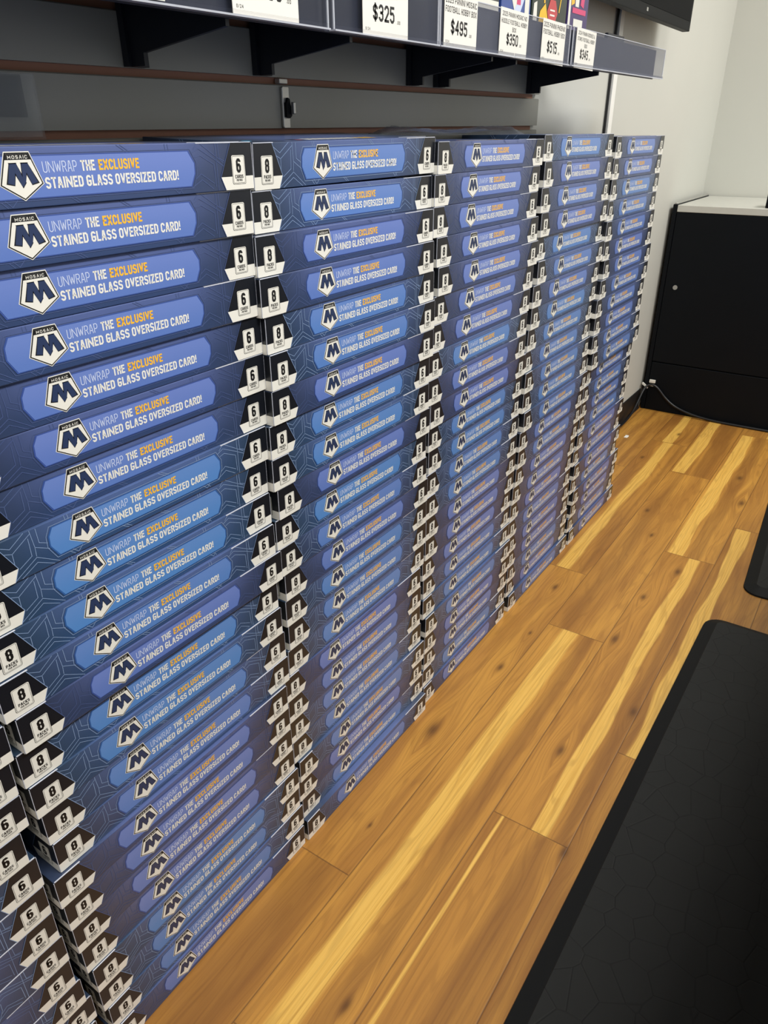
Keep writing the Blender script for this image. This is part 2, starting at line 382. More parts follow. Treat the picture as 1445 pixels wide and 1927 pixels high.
# ================================================================== SETTING
WALL_Y, BACK_X, CEIL_Z = 4.4, 77.6, 56.0
def slab(name, x0, x1, y0, y1, z0, z1, key):
    mb = MB(); mb.box(x0, x1, y0, y1, z0, z1, key); return struct(name, fix(mb.mesh(name)))
slab('floor', -45, BACK_X+2, -60, WALL_Y+2, -2, 0, 'floor')
slab('ceiling', -45, BACK_X+2, -60, WALL_Y+2, CEIL_Z, CEIL_Z+2, 'ceiling')
slab('wall_left', -45, BACK_X+2, WALL_Y, WALL_Y+2, 0, CEIL_Z, 'wall')
slab('wall_back', BACK_X, BACK_X+2, -60, WALL_Y, 0, CEIL_Z, 'wall')
slab('unseen_counter', -30, 48, -27, -17.6, 0, 19.5, 'cabinet')          # waist-high counter out of view across the aisle, added to shade the mats
mb = MB(); prof = [(0,0),(0,1.95),(.05,1.98),(.1,1.9),(.1,.25),(.18,.1),(.22,0)]
mb.prism(prof, lambda a, b, d: (d, WALL_Y-.002-a, b), -45, 65.6, 'baseboard')
struct('baseboard_left', fix(mb.mesh('baseboard_left')))

# ================================================================== PRINTED CARTONS
W, D = 8.66, 3.9
FY = -D/2
def front(off): return lambda a, b: (a, FY-off, b)
def left(off): return lambda a, b: (-W/2-off, -a, b)
def right(off): return lambda a, b: (W/2+off, a, b)
def rrect(x0, x1, y0, y1, r, n=4):
    P = []
    for cx, cy, a0 in ((x1-r, y1-r, 0), (x0+r, y1-r, 90), (x0+r, y0+r, 180), (x1-r, y0+r, 270)):
        for i in range(n+1):
            a = math.radians(a0+90*i/n); P.append((cx+r*math.cos(a), cy+r*math.sin(a)))
    return P
def poly(mb, pts, to3, key): mb.face([to3(*p) for p in pts], key)

def carton_mesh():
    mb = MB(); mb.box(-W/2, W/2, FY, D/2, 0.004, .994, 'carton')
    me = bev(mb.mesh('carton'), .016, 2)
    q = MB(); q.mat('carton')
    U = lambda u: (u-.5)*W
    f = front(.006); th = .013
    lines = [[(.079,.932),(.113,.768),(.153,.985)],[(.091,.733),(.116,.643),(.168,.911)],[(.161,.829),(.161,.415),(.125,.252)],
      [(.168,.985),(.173,.572),(.172,.367)],[(.173,.572),(.209,.403)],[(.184,.975),(.186,.635),(.207,.542)],[(.108,.03),(.172,.341),(.228,.022)],
      [(.125,.02),(.171,.222),(.213,.02)],[(.116,.643),(.116,.392)],
      [(.783,.80),(.807,.885),(.859,.664),(.893,.504)],[(.793,.712),(.811,.749),(.857,.558),(.859,.105)],[(.791,.868),(.805,.978)],
      [(.866,.979),(.867,.02)],[(.875,.977),(.877,.68),(.896,.611)],[(.792,.294),(.809,.383),(.853,.173)],[(.775,.12),(.811,.265),(.848,.067)],[(.815,.977),(.892,.581)],
      [(.262,.985),(.264,.87)],[(.271,.985),(.273,.87)],[(.258,.13),(.272,.02)],[(.268,.14),(.282,.03),(.296,.14)],
      [(.70,.985),(.702,.86)],[(.709,.985),(.711,.86)],[(.715,.13),(.729,.03),(.742,.13)],[(.73,.13),(.742,.03)],[(.56,.985),(.585,.86)],[(.57,.985),(.595,.86)],[(.42,.13),(.44,.02)],[(.43,.13),(.45,.02)]]
    for L in lines: q.stroke([(U(a), b) for a, b in L], th, f, 'line', cap=None)
    # worn paper edges of the folded board
    q.box(-W/2-.008, -W/2+.012, FY-.009, FY+.02, .03, .97, 'paper')
    q.box(W/2-.012, W/2+.008, FY-.009, FY+.02, .03, .97, 'paper')
    q.box(U(.80), W/2-.02, FY-.008, FY+.02, .978, .997, 'paper')
    q.box(-W/2+.02, U(.085), FY-.008, FY+.02, .980, .997, 'paper')
    q.box(U(.81), U(.998), FY+.35, FY+.37, .99, 1.0, 'paper')
    # end panels carry the same pattern
    for fn in (left(.004), right(.004)):
        for L in ([(-.55,.98),(-.2,.6),(-.2,.1)],[(-.45,.98),(-.1,.62),(.3,.98)],[(-.1,.62),(-.1,.05)],[(.0,.05),(.4,.4),(.8,.05)],[(.1,.02),(.4,.28),(.7,.02)],[(.4,.4),(.4,.75),(.7,.98)]):
            q.stroke(L, th, fn, 'line', cap=None)
    # lid print along the front
    z = lambda a, b: (a, b, .996)
    poly(q, [(U(.07)+.14*math.cos(i*.5236), FY+.75+.14*math.sin(i*.5236)) for i in range(12)], z, 'cyan')
    poly(q, [(U(.265), FY+.45), (U(.30), FY+.45), (U(.295), FY+.95), (U(.258), FY+.95)], z, 'black')
    poly(q, [(U(.275), FY+.5), (U(.292), FY+.5), (U(.29), FY+.7), (U(.274), FY+.7)], lambda a, b: (a, b, .9975), 'red')
    for i in range(9): poly(q, [(U(.33+.031*i), FY+.55), (U(.352+.031*i), FY+.55), (U(.356+.031*i), FY+1.0), (U(.334+.031*i), FY+1.0)], z, 'white')
    for i in range(3): poly(q, [(U(.62+.031*i), FY+.55), (U(.642+.031*i), FY+.55), (U(.646+.031*i), FY+1.0), (U(.624+.031*i), FY+1.0)], z, 'yellow')
    me2 = q.mesh('print')
    bm = bmesh.new(); bm.from_mesh(me); bm.from_mesh(me2)
    out = bpy.data.meshes.new('carton'); bm.to_mesh(out); bm.free()
    for k in q.mats: out.materials.append(M[k])
    return out
# first mesh uses slot 0 = carton, as does the second
def badge_mesh(kind, face):
    """kind '8' sits at the left end of a face, kind '6' at its right end"""
    mb = MB(); sg = 1 if kind == '8' else -1
    for half, fn in ((W/2, front),) if face == 'front' else ((D/2, left if kind == '6' else right),):
        e = -half if kind == '8' else half
        A = lambda t: e + sg*t
        dark = 'black'
        poly(mb, [(A(.004), .982), (A(.69), .982), (A(1.055), .288), (A(.004), .288)], fn(.012), dark)
        poly(mb, [(A(.004), .288), (A(1.055), .288), (A(.925), .012), (A(.004), .012)], fn(.012), 'white')
        mb.stroke([(A(.69), .982), (A(1.055), .288), (A(.925), .012)], .014, fn(.013), 'line', cap=None)
        card = rrect(*sorted((A(.265), A(.685))), .13, .725, .04)
        poly(mb, rrect(*sorted((A(.255), A(.695))), .12, .735, .045), fn(.014), 'ink')
        poly(mb, card, fn(.016), 'white')
        mb.stroke(rrect(*sorted((A(.285), A(.665))), .15, .705, .03), .007, fn(.018), 'ink', closed=True)
        c = A(.475); f = fn(.020)
        text(mb, kind, c, .365, .295, f, 'ink', th=.2, w=.34, align='C')
        text(mb, 'PACKS' if kind == '8' else 'CARDS', c, .245, .078, f, 'ink', th=.2, w=.5, sp=.2, fit=.26, align='C')
        text(mb, 'PER BOX' if kind == '8' else 'PER PACK', c, .185, .045, f, 'ink', th=.2, w=.5, sp=.2, fit=.19, align='C')
    return mb.mesh('count_badge')
PANEL = [(.226,.835),(.214,.66),(.213,.44),(.232,.165),(.772,.158),(.787,.40),(.788,.60),(.770,.832)]
def panel_mesh():
    mb = MB(); cx, cz = .5, .5
    U = lambda u: (u-.5)*W
    grow = lambda g, h: [(U(cx+(u-cx)*(1+g)), cz+(v-cz)*(1+h)) for u, v in PANEL]
    mb.stroke(grow(.030, .13), .012, front(.007), 'line', closed=True)
    poly(mb, grow(.012, .055), front(.008), 'rim')
    poly(mb, grow(0, 0), front(.011), 'panel')
    return mb.mesh('title_panel')
def title_mesh():
    mb = MB(); U = lambda u: (u-.5)*W; f = front(.014)
    x = text(mb, 'UNWRAP', U(.366), .560, .185, f, 'pale', th=.085, w=.40, sp=.10, fit=U(.449)-U(.366))
    text(mb, 'THE', U(.459), .560, .185, f, 'white', th=.19, w=.40, sp=.09, fit=U(.495)-U(.459))
    text(mb, 'EXCLUSIVE', U(.505), .560, .185, f, 'orange', th=.19, w=.40, sp=.09, fit=U(.617)-U(.505))
    text(mb, 'STAINED GLASS OVERSIZED CARD!', U(.366), .295, .19, f, 'white', th=.185, w=.40, sp=.085, fit=U(.733)-U(.366))
    return mb.mesh('lettering')
def emblem_mesh():
    mb = MB(); c = (.3135-.5)*W
    sh = [(-.22,.878),(.22,.878),(.395,.395),(0,.155),(-.395,.395)]
    g = lambda k: [(c+x*k, .5+(z-.5)*k) for x, z in sh]
    poly(mb, g(1.10), front(.013), 'white'); poly(mb, g(1.055), front(.015), 'ink'); poly(mb, g(.985), front(.017), 'white')
    poly(mb, [(c-.222,.872),(c+.222,.872),(c+.253,.785),(c-.253,.785)], front(.019), 'ink')
    text(mb, 'MOSAIC', c, .80, .055, front(.021), 'white', th=.18, w=.55, sp=.25, fit=.38, align='C')
    legs = [[(-.265,.415),(-.135,.385),(-.045,.725),(-.165,.725)], [(-.165,.725),(-.045,.725),(.065,.425),(.0,.345)], [(.0,.345),(.065,.425),(.155,.725),(.04,.725)], [(.04,.725),(.155,.725),(.295,.415),(.17,.385)]]
    legs = [[(x*1.1, .55+(z-.55)*1.04) for x, z in L] for L in legs]
    for L in legs:
        mx = sum(p[0] for p in L)/4; mz = sum(p[1] for p in L)/4
        poly(mb, [(c+mx+(x-mx)*1.10, mz+(z-mz)*1.04) for x, z in L], front(.019), 'ink')
    for i, L in enumerate(legs):
        mx = sum(p[0] for p in L)/4; mz = sum(p[1] for p in L)/4
        poly(mb, [(c+mx+(x-mx)*.86, mz+(z-mz)*.95) for x, z in L], front(.021+.0005*i), 'navy')
    return mb.mesh('shield_emblem')
ME = dict(carton=carton_mesh(), title_panel=panel_mesh(), lettering=title_mesh(), shield_emblem=emblem_mesh(), pack_count_badge=badge_mesh('8', 'front'), card_count_badge=badge_mesh('6', 'front'), pack_side=badge_mesh('8', 'side'), card_side=badge_mesh('6', 'side'))
OFF = {
 0: [(-4.52, 0.00), (-4.52, 0.00), (-4.42, 0.06), (-4.57, 0.03), (-4.68, 0.03), (-4.66, 0.02), (-4.71, 0.02), (-4.71, 0.02), (-4.67, 0.02), (-4.83, 0.00), (-4.59, 0.01), (-4.59, 0.02), (-4.49, -0.04), (-4.64, -0.02), (-4.54, 0.00), (-4.69, 0.02), (-4.59, -0.04), (-4.49, -0.02), (-4.64, 0.00), (-4.54, 0.02), (-4.69, -0.04), (-4.59, -0.02), (-4.49, 0.00), (-4.64, 0.02)],
 1: [(4.47, -0.12), (4.54, -0.07), (4.44, -0.03), (4.42, -0.09), (4.31, -0.04), (4.24, -0.08), (4.21, -0.09), (4.14, -0.13), (4.42, -0.03), (4.38, 0.00), (4.29, -0.02), (4.25, 0.03), (4.42, -0.09), (4.23, -0.06), (4.25, 0.02), (4.26, 0.07), (4.34, 0.03), (4.47, 0.10), (4.49, 0.05), (4.48, 0.05), (4.34, -0.02), (4.38, -0.01), (4.37, -0.08), (4.45, -0.13)],
 2: [(13.31, -0.17), (13.36, 0.05), (13.22, 0.04), (13.28, -0.02), (13.14, 0.09), (13.06, 0.09), (13.04, 0.06), (12.92, 0.03), (13.23, 0.07), (13.32, 0.05), (13.24, 0.02), (13.28, 0.00), (13.10, -0.03), (13.03, -0.02), (13.17, -0.08), (13.01, -0.10), (13.02, -0.09), (13.15, -0.16), (13.17, -0.17), (13.16, -0.11), (13.02, -0.16), (13.06, -0.08), (13.33, 0.17), (13.48, 0.19)],
 3: [(22.15, 0.04), (22.16, 0.11), (22.25, 0.12), (22.12, 0.04), (22.09, -0.01), (21.97, 0.08), (22.05, 0.14), (21.95, 0.14), (22.03, 0.07), (22.00, 0.05), (21.92, 0.03), (21.96, 0.05), (22.11, 0.07), (21.98, 0.03), (21.96, -0.05), (21.70, -0.08), (21.70, -0.07), (21.86, -0.04), (22.06, -0.02), (22.23, -0.07), (22.16, -0.01), (21.94, 0.03), (22.01, 0.05), (22.16, 0.04)],
 4: [(31.36, 0.03), (31.18, 0.15), (31.10, 0.11), (30.92, 0.12), (30.77, 0.08), (30.65, 0.08), (30.73, 0.09), (30.74, 0.05), (30.85, 0.02), (30.90, -0.01), (30.74, -0.07), (30.95, -0.13), (30.79, -0.06), (30.77, -0.09), (30.64, 0.01), (30.85, 0.00), (30.91, -0.05), (30.82, -0.08), (31.17, -0.07), (31.13, 0.08), (31.18, -0.02), (30.94, -0.03), (31.07, -0.01), (30.93, 0.04)],
 5: [(40.44, 0.01), (40.16, 0.09), (40.36, 0.07), (40.24, -0.02), (39.64, 0.03), (39.69, -0.07), (39.41, 0.01), (39.68, -0.03), (39.95, 0.08), (39.82, 0.04), (39.66, -0.04), (39.83, 0.01), (39.87, -0.26), (39.55, -0.24), (39.73, -0.17), (39.55, -0.21), (39.80, -0.21), (40.25, -0.11), (39.85, -0.11), (39.81, -0.13), (39.86, -0.05), (40.12, 0.00), (39.95, -0.02), (40.03, -0.01)],
}
TOP = {0: (0, 0), 1: (-0.00447, 0.00025), 2: (-0.0014, -6.6e-05), 3: (0.00516, -0.000339), 4: (-0.00623, 0.000396), 5: (-0.00947, 0.000292)}
TINT = {
 0: [.7,.8,.6,.7,.3,.6,.4,.7,.8,.6,.3,.5,.6],
 1: [.1,.15,.15,.2,.15,.1,.25,.85,.9,.95,.65,.1,.9,.95,.75,.45,.2,.2,.15,.2,.9,.75,.65,.2],
 2: [.5,.5,.1,.2,.6,.6,.1,.8,.9,.1,1,.5,.2,.85,.7,.8,.1,.3,.5,.6,.6,.1,.5,.4],
 3: [.1,.1,.15,.1,.1,.15,.1,.9,.2,.1,.8,.9,.7,.8,.2,.2,.2,.5,.8,.7,.1,.3,.8,.2],
 4: [.7,.1,.3,.1,.8,.5,.3,.9,.8,.7,.8,.9,.7,.3,.6,.2,.3,.1,.4,.2,.1,.6,.1,.5],
 5: [.3,.2,.7,.5,.3,.1,.2,.3,.3,.2,.4,.5,.2,.5,.3,.6,.2,.3,.2,.7,.2,.1,.3,.2]}
STACK = {0: 'the stack cut off by the left edge', 1: 'the nearest full stack', 2: 'the second full stack', 3: 'the middle of the five full stacks', 4: 'the second stack from the right', 5: 'the farthest stack'}
ORD = ['', 'second', 'third', 'fourth', 'fifth', 'sixth', 'seventh', 'eighth', 'ninth', 'tenth', 'eleventh', 'twelfth', 'thirteenth']
def carton_label(c, r):
    n = 24
    if c == 0: return 'blue card box, %s box of %s' % ('bottom' if r == 0 else ORD[r]+'-lowest', STACK[0])
    if r == n-1: pos = 'topmost box of'
    elif r >= 12: pos = ORD[n-1-r] + ' from the top of'
    elif r == 0: pos = 'bottom box of'
    else: pos = ORD[r] + ' from the floor in'
    t = TINT[c][n-1-r]
    kind = 'azure-panelled' if t > .55 else 'periwinkle-panelled'
    return '%s blue card box, %s %s' % (kind, pos, STACK[c])
def new_carton():
    r = bpy.data.objects.new('card_box', None); C.objects.link(r); r.empty_display_size = .02
    add('carton', ME['carton'], r)
    p = add('title_panel', ME['title_panel'], r)
    add('lettering', ME['lettering'], p); add('shield_emblem', ME['shield_emblem'], p)
    add('pack_count_badge', ME['pack_count_badge'], r); add('card_count_badge', ME['card_count_badge'], r)
    add('pack_count_badge', ME['pack_side'], r); add('card_count_badge', ME['card_side'], r)
    return r
proto = new_carton(); first = True
for c in range(6):
    a, b = TOP[c]
    Z = [i + a*i + b*i*i for i in range(25)]
    for r_ in range(24):
        if c == 0 and r_ > 12: continue
        if first: o = proto; first = False
        else:
            o = proto.copy(); C.objects.link(o)
            for ch in proto.children:
                k = ch.copy(); C.objects.link(k); k.parent = o
                for g in ch.children:
                    q = g.copy(); C.objects.link(q); q.parent = k
        x, y = OFF[c][r_]
        o.location = Vector((x, y + D/2, Z[r_]))*S
        o.scale = (1, 1, Z[r_+1]-Z[r_])
        if c == 2 and r_ == 23:                      # the top box here is puffed up and sits a little askew
            rx, ry = .034, -.007
            o.scale.z *= 1.08; o.rotation_euler = (rx, ry, 0)
            o.location.z += (D/2*math.sin(rx) + W/2*math.sin(-ry))*S
        tag(o, carton_label(c, r_), 'box', 'blue card boxes stacked along the wall')
        tv = TINT[c][min(23-r_, len(TINT[c])-1)] if c else TINT[0][r_]
        for ch in o.children_recursive: ch['tint'] = float(tv)

# ================================================================== SLAT WALL AND SHELF
TILT = -.0062
def zt(x): return .0062*(x-7)
def tilted(o, x): o.rotation_euler.y = TILT; return o
# slat wall: grey slats with brown grooves
mb = MB(); X0, X1 = -27.0, 28.4
pts = [(.2, 18.0)]
gz = [19.95+1.41*i for i in range(0, 13)]
slat = empty('slat_wall', (7, 0, 0), 'grey slatted wall panel with brown grooves behind the boxes and shelf', 'wall panel'); tilted(slat, 7)
lo = 18.0
mb.box(X0, X1-.5, WALL_Y-.05, WALL_Y-.004, 18.0, 39.6, 'mdf')
for g in gz + [39.6]:
    mb.prism([(0, lo), (0, g-.12), (.04, g-.09), (.16, g-.09), (.16, lo)], lambda a, b, d: (d, 4.2+a, b), X0, X1, 'slat')
    lo = g+.10
add('slat_panel', fix(mb.mesh('slat_panel')), slat)

# shelf units
def shelf(x0, x1, arms, label, group, stop=False):
    cx = 7
    r = empty('wall_shelf', (cx, 0, 0), label, 'shelf', group); tilted(r, cx)
    mb = MB(); mb.box(x0-cx, min(x1, 35.6)-cx, .6, 4.15, 27.3, 27.5, 'navymetal')
    add('shelf_board', bev(mb.mesh('shelf_board'), .03, 1), r)
    mb = MB(); mb.box(x0-cx, x1-cx, .52, .6, 26.5, 27.86, 'slate')
    add('front_lip', bev(mb.mesh('front_lip'), .015, 1), r)
    for ax in arms:
        mb = MB()
        mb.prism([(4.18, 25.70), (3.5, 25.70), (3.5, 25.98), (.62, 26.36), (.62, 27.28), (4.18, 27.28)], lambda a, b, d: (d, a, b), ax-cx, ax-cx+.12, 'blackmetal')
        mb.prism([(4.18, 25.70), (3.98, 25.70), (3.98, 27.28), (4.18, 27.28)], lambda a, b, d: (d, a, b), ax-cx-.1, ax-cx+.55, 'blackmetal')
        add('bracket', fix(mb.mesh('bracket')), r)
    if stop:
        mb = MB(); mb.box(34.6-cx, 37.0-cx, .62, .8, 27.3, 28.12, 'blackmetal')
        add('end_stop', bev(mb.mesh('end_stop'), .03, 1), r)
    return r
sh1 = shelf(-22, 23.9, (-12, 9.24, 14.0, 22.63), 'dark metal shelf on brackets above the nearer stacks', 'dark wall shelves')
sh2 = shelf(23.95, 42.3, (24.69, 33.81), 'dark metal shelf on brackets ending above the farthest stack', 'dark wall shelves', True)
def holder(x0, x1, r):
    cx = 7; mb = MB()
    mb.box(x0-cx, x1-cx, .36, .385, 26.58, 27.93, 'clear')
    mb.box(x0-cx, x1-cx, .30, .52, 26.53, 26.57, 'clearedge')
    mb.box(x0-cx, x1-cx, .30, .33, 26.57, 26.66, 'clear')
    mb.box(x0-cx, x1-cx, .35, .39, 27.93, 27.955, 'clearedge')
    mb.box(x0-cx, x0-cx+.05, .355, .39, 26.57, 27.93, 'clearedge'); mb.box(x1-cx-.05, x1-cx, .355, .39, 26.57, 27.93, 'clearedge')
    h = add('label_holder', mb.mesh('label_holder'), r); return h
holder(-22, 12.75, sh1); holder(12.95, 18.38, sh1); holder(18.45, 23.88, sh1)
holder(23.92, 29.3, sh2); holder(29.6, 43.55, sh2)

# price tags in the holders
def price_tag(x0, x1, z0, z1, lines, price, label, foot='8/24', rot=0):
    cx = (x0+x1)/2; w = x1-x0
    o = empty('price_tag', (cx, .347, z0 + .0), label, 'price tag', 'white price tags on the shelf edge'); o.rotation_euler.y = TILT + rot
    h = z1-z0; mb = MB(); mb.box(-w/2, w/2, -.008, .008, 0, h, 'tag')
    add('card', fix(mb.mesh('card')), o)
    q = MB(); f = lambda a, b: (a, -.010, b)
    if lines:
        lh = .165 if len(lines) < 3 else .14
        y = h - .10 - lh
        for ln in lines:
            W0 = twidth(ln, lh, .5, .17*lh, .16)
            text(q, ln, 0, y, lh, f, 'ink', th=.15, w=.5, sp=.16, fit=min(W0, w*.94), align='C'); y -= lh+.075
    k = .40 if len(lines) < 3 else .36
    W0 = twidth(price, k, .48, .2*k, .12)
    text(q, price, -W0/2-.08, .36, k, f, 'ink', th=.17, w=.46, sp=.12)
    text(q, '.00', W0/2-.03, .36, .085, f, 'ink', th=.18, w=.5, sp=.3)
    text(q, foot, -w/2+.12, .12, .07, f, 'ink', th=.15, w=.5, sp=.3)
    add('lettering', q.mesh('lettering'), o)
    return o
price_tag(5.0, 7.1, 26.60, 28.05, [], '$495', 'white price tag at the left, only its lower edge in view')
price_tag(9.06, 11.35, 26.60, 28.05, ['HOBBY BOX'], '$2655', 'white price tag reading $2655, top cut off by the photo edge', '8/24')
price_tag(14.08, 16.37, 26.60, 28.05, ['FOOTBALL', 'HOBBY BOX'], '$325', 'white price tag reading $325 on the shelf edge')
price_tag(18.5, 20.7, 26.62, 28.06, ['2025 PANINI MOSAIC', 'FOOTBALL HOBBY BOX'], '$495', 'white price tag reading $495 on the shelf edge', '8/24', .012)
price_tag(22.44, 24.78, 26.62, 28.07, ['2025 PANINI MOSAIC NO', 'HUDDLE FOOTBALL HOBBY', 'BOX'], '$350', 'white price tag reading $350 on the shelf edge', '8/24', .015)
price_tag(26.15, 28.5, 26.62, 28.08, ['2025 PANINI PHOENIX', 'FOOTBALL HOBBY BOX'], '$515', 'white price tag reading $515 on the shelf edge', '8/24', .02)
price_tag(29.75, 32.1, 26.62, 28.08, ['2024 PANINI ROOKIES &', 'STARS FOOTBALL HOBBY', 'BOX'], '$345', 'white price tag reading $345, rightmost on the shelf edge', '8/24', .02)

# boxes standing on the shelf
def shelf_box(x0, x1, key, label, art, y=1.3, d=2.0, h=3.6):
    cx = (x0+x1)/2; w = x1-x0
    o = empty('display_box', (cx, y, 27.5+zt(cx)), label, 'box', 'boxes standing on the shelf'); o.rotation_euler.y = TILT
    mb = MB(); mb.box(-w/2, w/2, 0, d, 0.01, h, key); add('carton', bev(mb.mesh('carton'), .02, 1), o)
    q = MB(); art(q, w, h); q.v = [(x_, y_, z_-.78) for x_, y_, z_ in q.v]; add('front_print', q.mesh('front_print'), o); return o
F_ = lambda off: (lambda a, b: (a, -off, b))
def art1(q, w, h):
    poly(q, [(-w/2+.05, 1.3), (w/2-.05, 1.3), (w/2-.05, 1.62), (-w/2+.05, 1.62)], F_(.01), 'white')
    poly(q, [(-.9, 1.7), (-.55, 1.7), (-.55, 3.8), (-.9, 3.8)], F_(.01), 'white'); poly(q, [(.5, 1.7), (1.0, 1.7), (1.0, 3.8), (.5, 3.8)], F_(.012), 'white')
    for i in range(4): poly(q, [(-.85, 1.75+.45*i), (-.6, 1.75+.45*i), (-.6, 1.95+.45*i), (-.85, 1.95+.45*i)], F_(.014), 'black')
def art2(q, w, h):
    poly(q, [(-1.0, 2.6), (-.2, 1.5), (.6, 2.3), (-.1, 3.4)], F_(.01), 'white'); poly(q, [(.75, 1.2), (1.15, 1.2), (1.15, 4), (.75, 4)], F_(.01), 'white')
    poly(q, [(-.2, 1.5), (.2, 1.25), (1.0, 2.4), (.6, 2.3)], F_(.012), 'pale'); poly(q, [(.0, 1.7), (.35, 1.7), (.35, 2.1), (.0, 2.1)], F_(.014), 'pink')
def art3(q, w, h):
    poly(q, [(.55*math.cos(i*1.0472)+.25, 1.75+.5*math.sin(i*1.0472)) for i in range(6)], F_(.014), 'red')
    poly(q, [(-1.2, 1.1), (-.35, 1.1), (-.2, 1.5), (-.5, 2.0), (-1.0, 1.7)], F_(.012), 'yellow')
    q.stroke([(-.95, 3.9), (-.6, 2.0)], .14, F_(.011), 'orange'); q.stroke([(1.35, 3.2), (.95, 1.8)], .09, F_(.011), 'yellow')
    poly(q, [(-1.75, .9), (1.5, .9), (1.5, 1.08), (-1.75, 1.08)], F_(.011), 'orange'); poly(q, [(.6, 1.1), (1.5, 1.1), (1.2, 1.5)], F_(.011), 'red')
    for i in range(2): q.stroke([(0., 1.82-.17*i), (.5, 1.82-.17*i)], .06, F_(.016), 'white')
    poly(q, [(-1.7, 1.2), (-1.3, 1.2), (-1.35, 2.0), (-1.65, 1.9)], F_(.012), 'white')
def art4(q, w, h):
    poly(q, [(-.7, 1.95), (.9, 1.95), (.9, 2.15), (-.7, 2.15)], F_(.012), 'pink'); poly(q, [(-.4, 2.2), (.0, 2.2), (.1, 3.6), (-.5, 3.6)], F_(.011), 'white')
    poly(q, [(.2, 2.3), (.6, 2.2), (.8, 3.4), (.35, 3.5)], F_(.011), 'pink'); poly(q, [(-.85, 2.2), (-.5, 2.3), (-.6, 3.2), (-.95, 3.0)], F_(.011), 'orange')
    poly(q, [(-.5, 1.45), (.6, 1.45), (.6, 1.75), (-.5, 1.75)], F_(.012), 'white'); poly(q, [(-1.15, 1.0), (-.9, 1.0), (-.95, 3.9), (-1.15, 3.9)], F_(.011), 'white')
shelf_box(21.4, 24.2, 'black', 'black and white box on the shelf, leftmost box in view', art1)
shelf_box(24.4, 27.0, 'blue', 'blue box with white shapes standing on the shelf', art2)
shelf_box(27.15, 30.75, 'darkgreen', 'dark green box with red hexagon and yellow corner on shelf', art3)
shelf_box(30.9, 33.3, 'purple', 'purple box with pink band, rightmost of the shelf boxes', art4)

# hook and clear sign holder on the slat wall
hk = empty('slat_wall_hook', (15.1, 4.2, 24.9+zt(15)), 'silver slotted hook plate hanging on the grey slat wall', 'hook')
mb = MB(); mb.prism(rrect(-.16, .16, -.62, .55, .05), lambda a, b, d: (a, d, b), -.11, -.02, 'silver'); mb.box(-.26, .12, -.11, .1, .62, .76, 'silver')
add('plate', bev(mb.mesh('plate'), .015, 1), hk)
mb = MB(); mb.prism([(-.1,-.3),(.06,-.34),(.16,-.26),(.16,-.1),(.1,.06),(.08,.2),(.0,.24),(-.06,.1),(-.1,.1)], lambda a, b, d: (a, d, b), -.2, -.112, 'blackplastic')
add('slot', fix(mb.mesh('slot')), hk)
mb = MB(); mb.box(.10, .2, -.34, -.2, -.22, .12, 'silver'); add('hook_tip', bev(mb.mesh('hook_tip'), .02, 1), hk)
sg = empty('sign_holder', (3.0, 4.0, 24.2), 'clear plastic sign holder leaning on the slat wall at left edge', 'sign holder')
mb = MB(); mb.box(-5, 3.22, -.06, -.03, -.05, 1.22, 'acrylic'); mb.box(-5, 3.22, .03, .06, -.05, 1.22, 'acrylic'); mb.box(-5, 3.24, -.06, .06, -.10, -.05, 'acrylic')
add('sleeve', mb.mesh('sleeve'), sg)
mb = MB(); mb.box(-5, 2.9, -.02, .02, .35, 1.2, 'acrylic'); add('insert', mb.mesh('insert'), sg)

# ================================================================== FAR END
tv = empty('wall_television', (42.5, 2.3, 30.1), 'black television mounted on the white wall above the shelf', 'television')
mb = MB(); mb.prism([(0,0),(0,17.2),(.5,17.2),(1.2,14.5),(1.2,3.2),(.5,.12),(.5,0)], lambda a, b, d: (d, a, b), -17.5, 12.6, 'blackplastic'); add('housing', bev(mb.mesh('housing'), .05, 2), tv)
mb = MB(); mb.box(-17.1, 12.2, -.02, .0, .55, 16.8, 'screen'); add('screen', mb.mesh('screen'), tv)
mb = MB(); mb.box(2.6, 2.85, -.03, 0, .2, .38, 'silver'); add('indicator', mb.mesh('indicator'), tv)
mb = MB(); mb.box(-5, 5, 1.15, 2.09, 5, 12, 'blackmetal'); add('wall_mount', mb.mesh('wall_mount'), tv)
mb = MB(); mb.box(46.35, 47.05, 4.15, WALL_Y-.003, 1.96, 34, 'gloss'); struct('trim_1', bev(mb.mesh('trim_1'), .04, 2))
o = tube('television_cable', [(46.15, 4.3, 2.1), (46.15, 4.3, 12), (46.16, 4.3, 22), (46.15, 4.3, 30), (46.15, 4.25, 33)], .08, 'cable'); tag(o, 'black cable running down the white wall beside the cord cover', 'cable')

cab = empty('display_cabinet', (71.5, -2.5, 0), 'black display cabinet with pale top at the end of the room', 'cabinet')
mb = MB(); mb.box(-5.55, 5.9, -7.5, 6.2, .0, 17.88, 'cabinet'); add('body', bev(mb.mesh('body'), .04, 1), cab)
mb = MB(); mb.box(-5.8, 5.9, 6.25, 6.6, 0, 18.5, 'cabinet'); add('side_panel', bev(mb.mesh('side_panel'), .03, 1), cab)
mb = MB(); mb.box(-5.8, -5.56, -7.5, 6.22, 4.74, 17.86, 'cabinet'); d_ = add('door', bev(mb.mesh('door'), .04, 1), cab)
mb = MB(); mb.prism([(.2*math.cos(i*.3927), .2*math.sin(i*.3927)) for i in range(16)], lambda a, b, d: (d, 5.27+a, 11.62+b), -5.88, -5.8, 'silver'); add('lock', fix(mb.mesh('lock')), d_)
mb = MB(); mb.box(-5.8, -5.56, -7.5, 6.22, 0.02, 4.66, 'cabinet'); add('kick_panel', bev(mb.mesh('kick_panel'), .04, 1), cab)
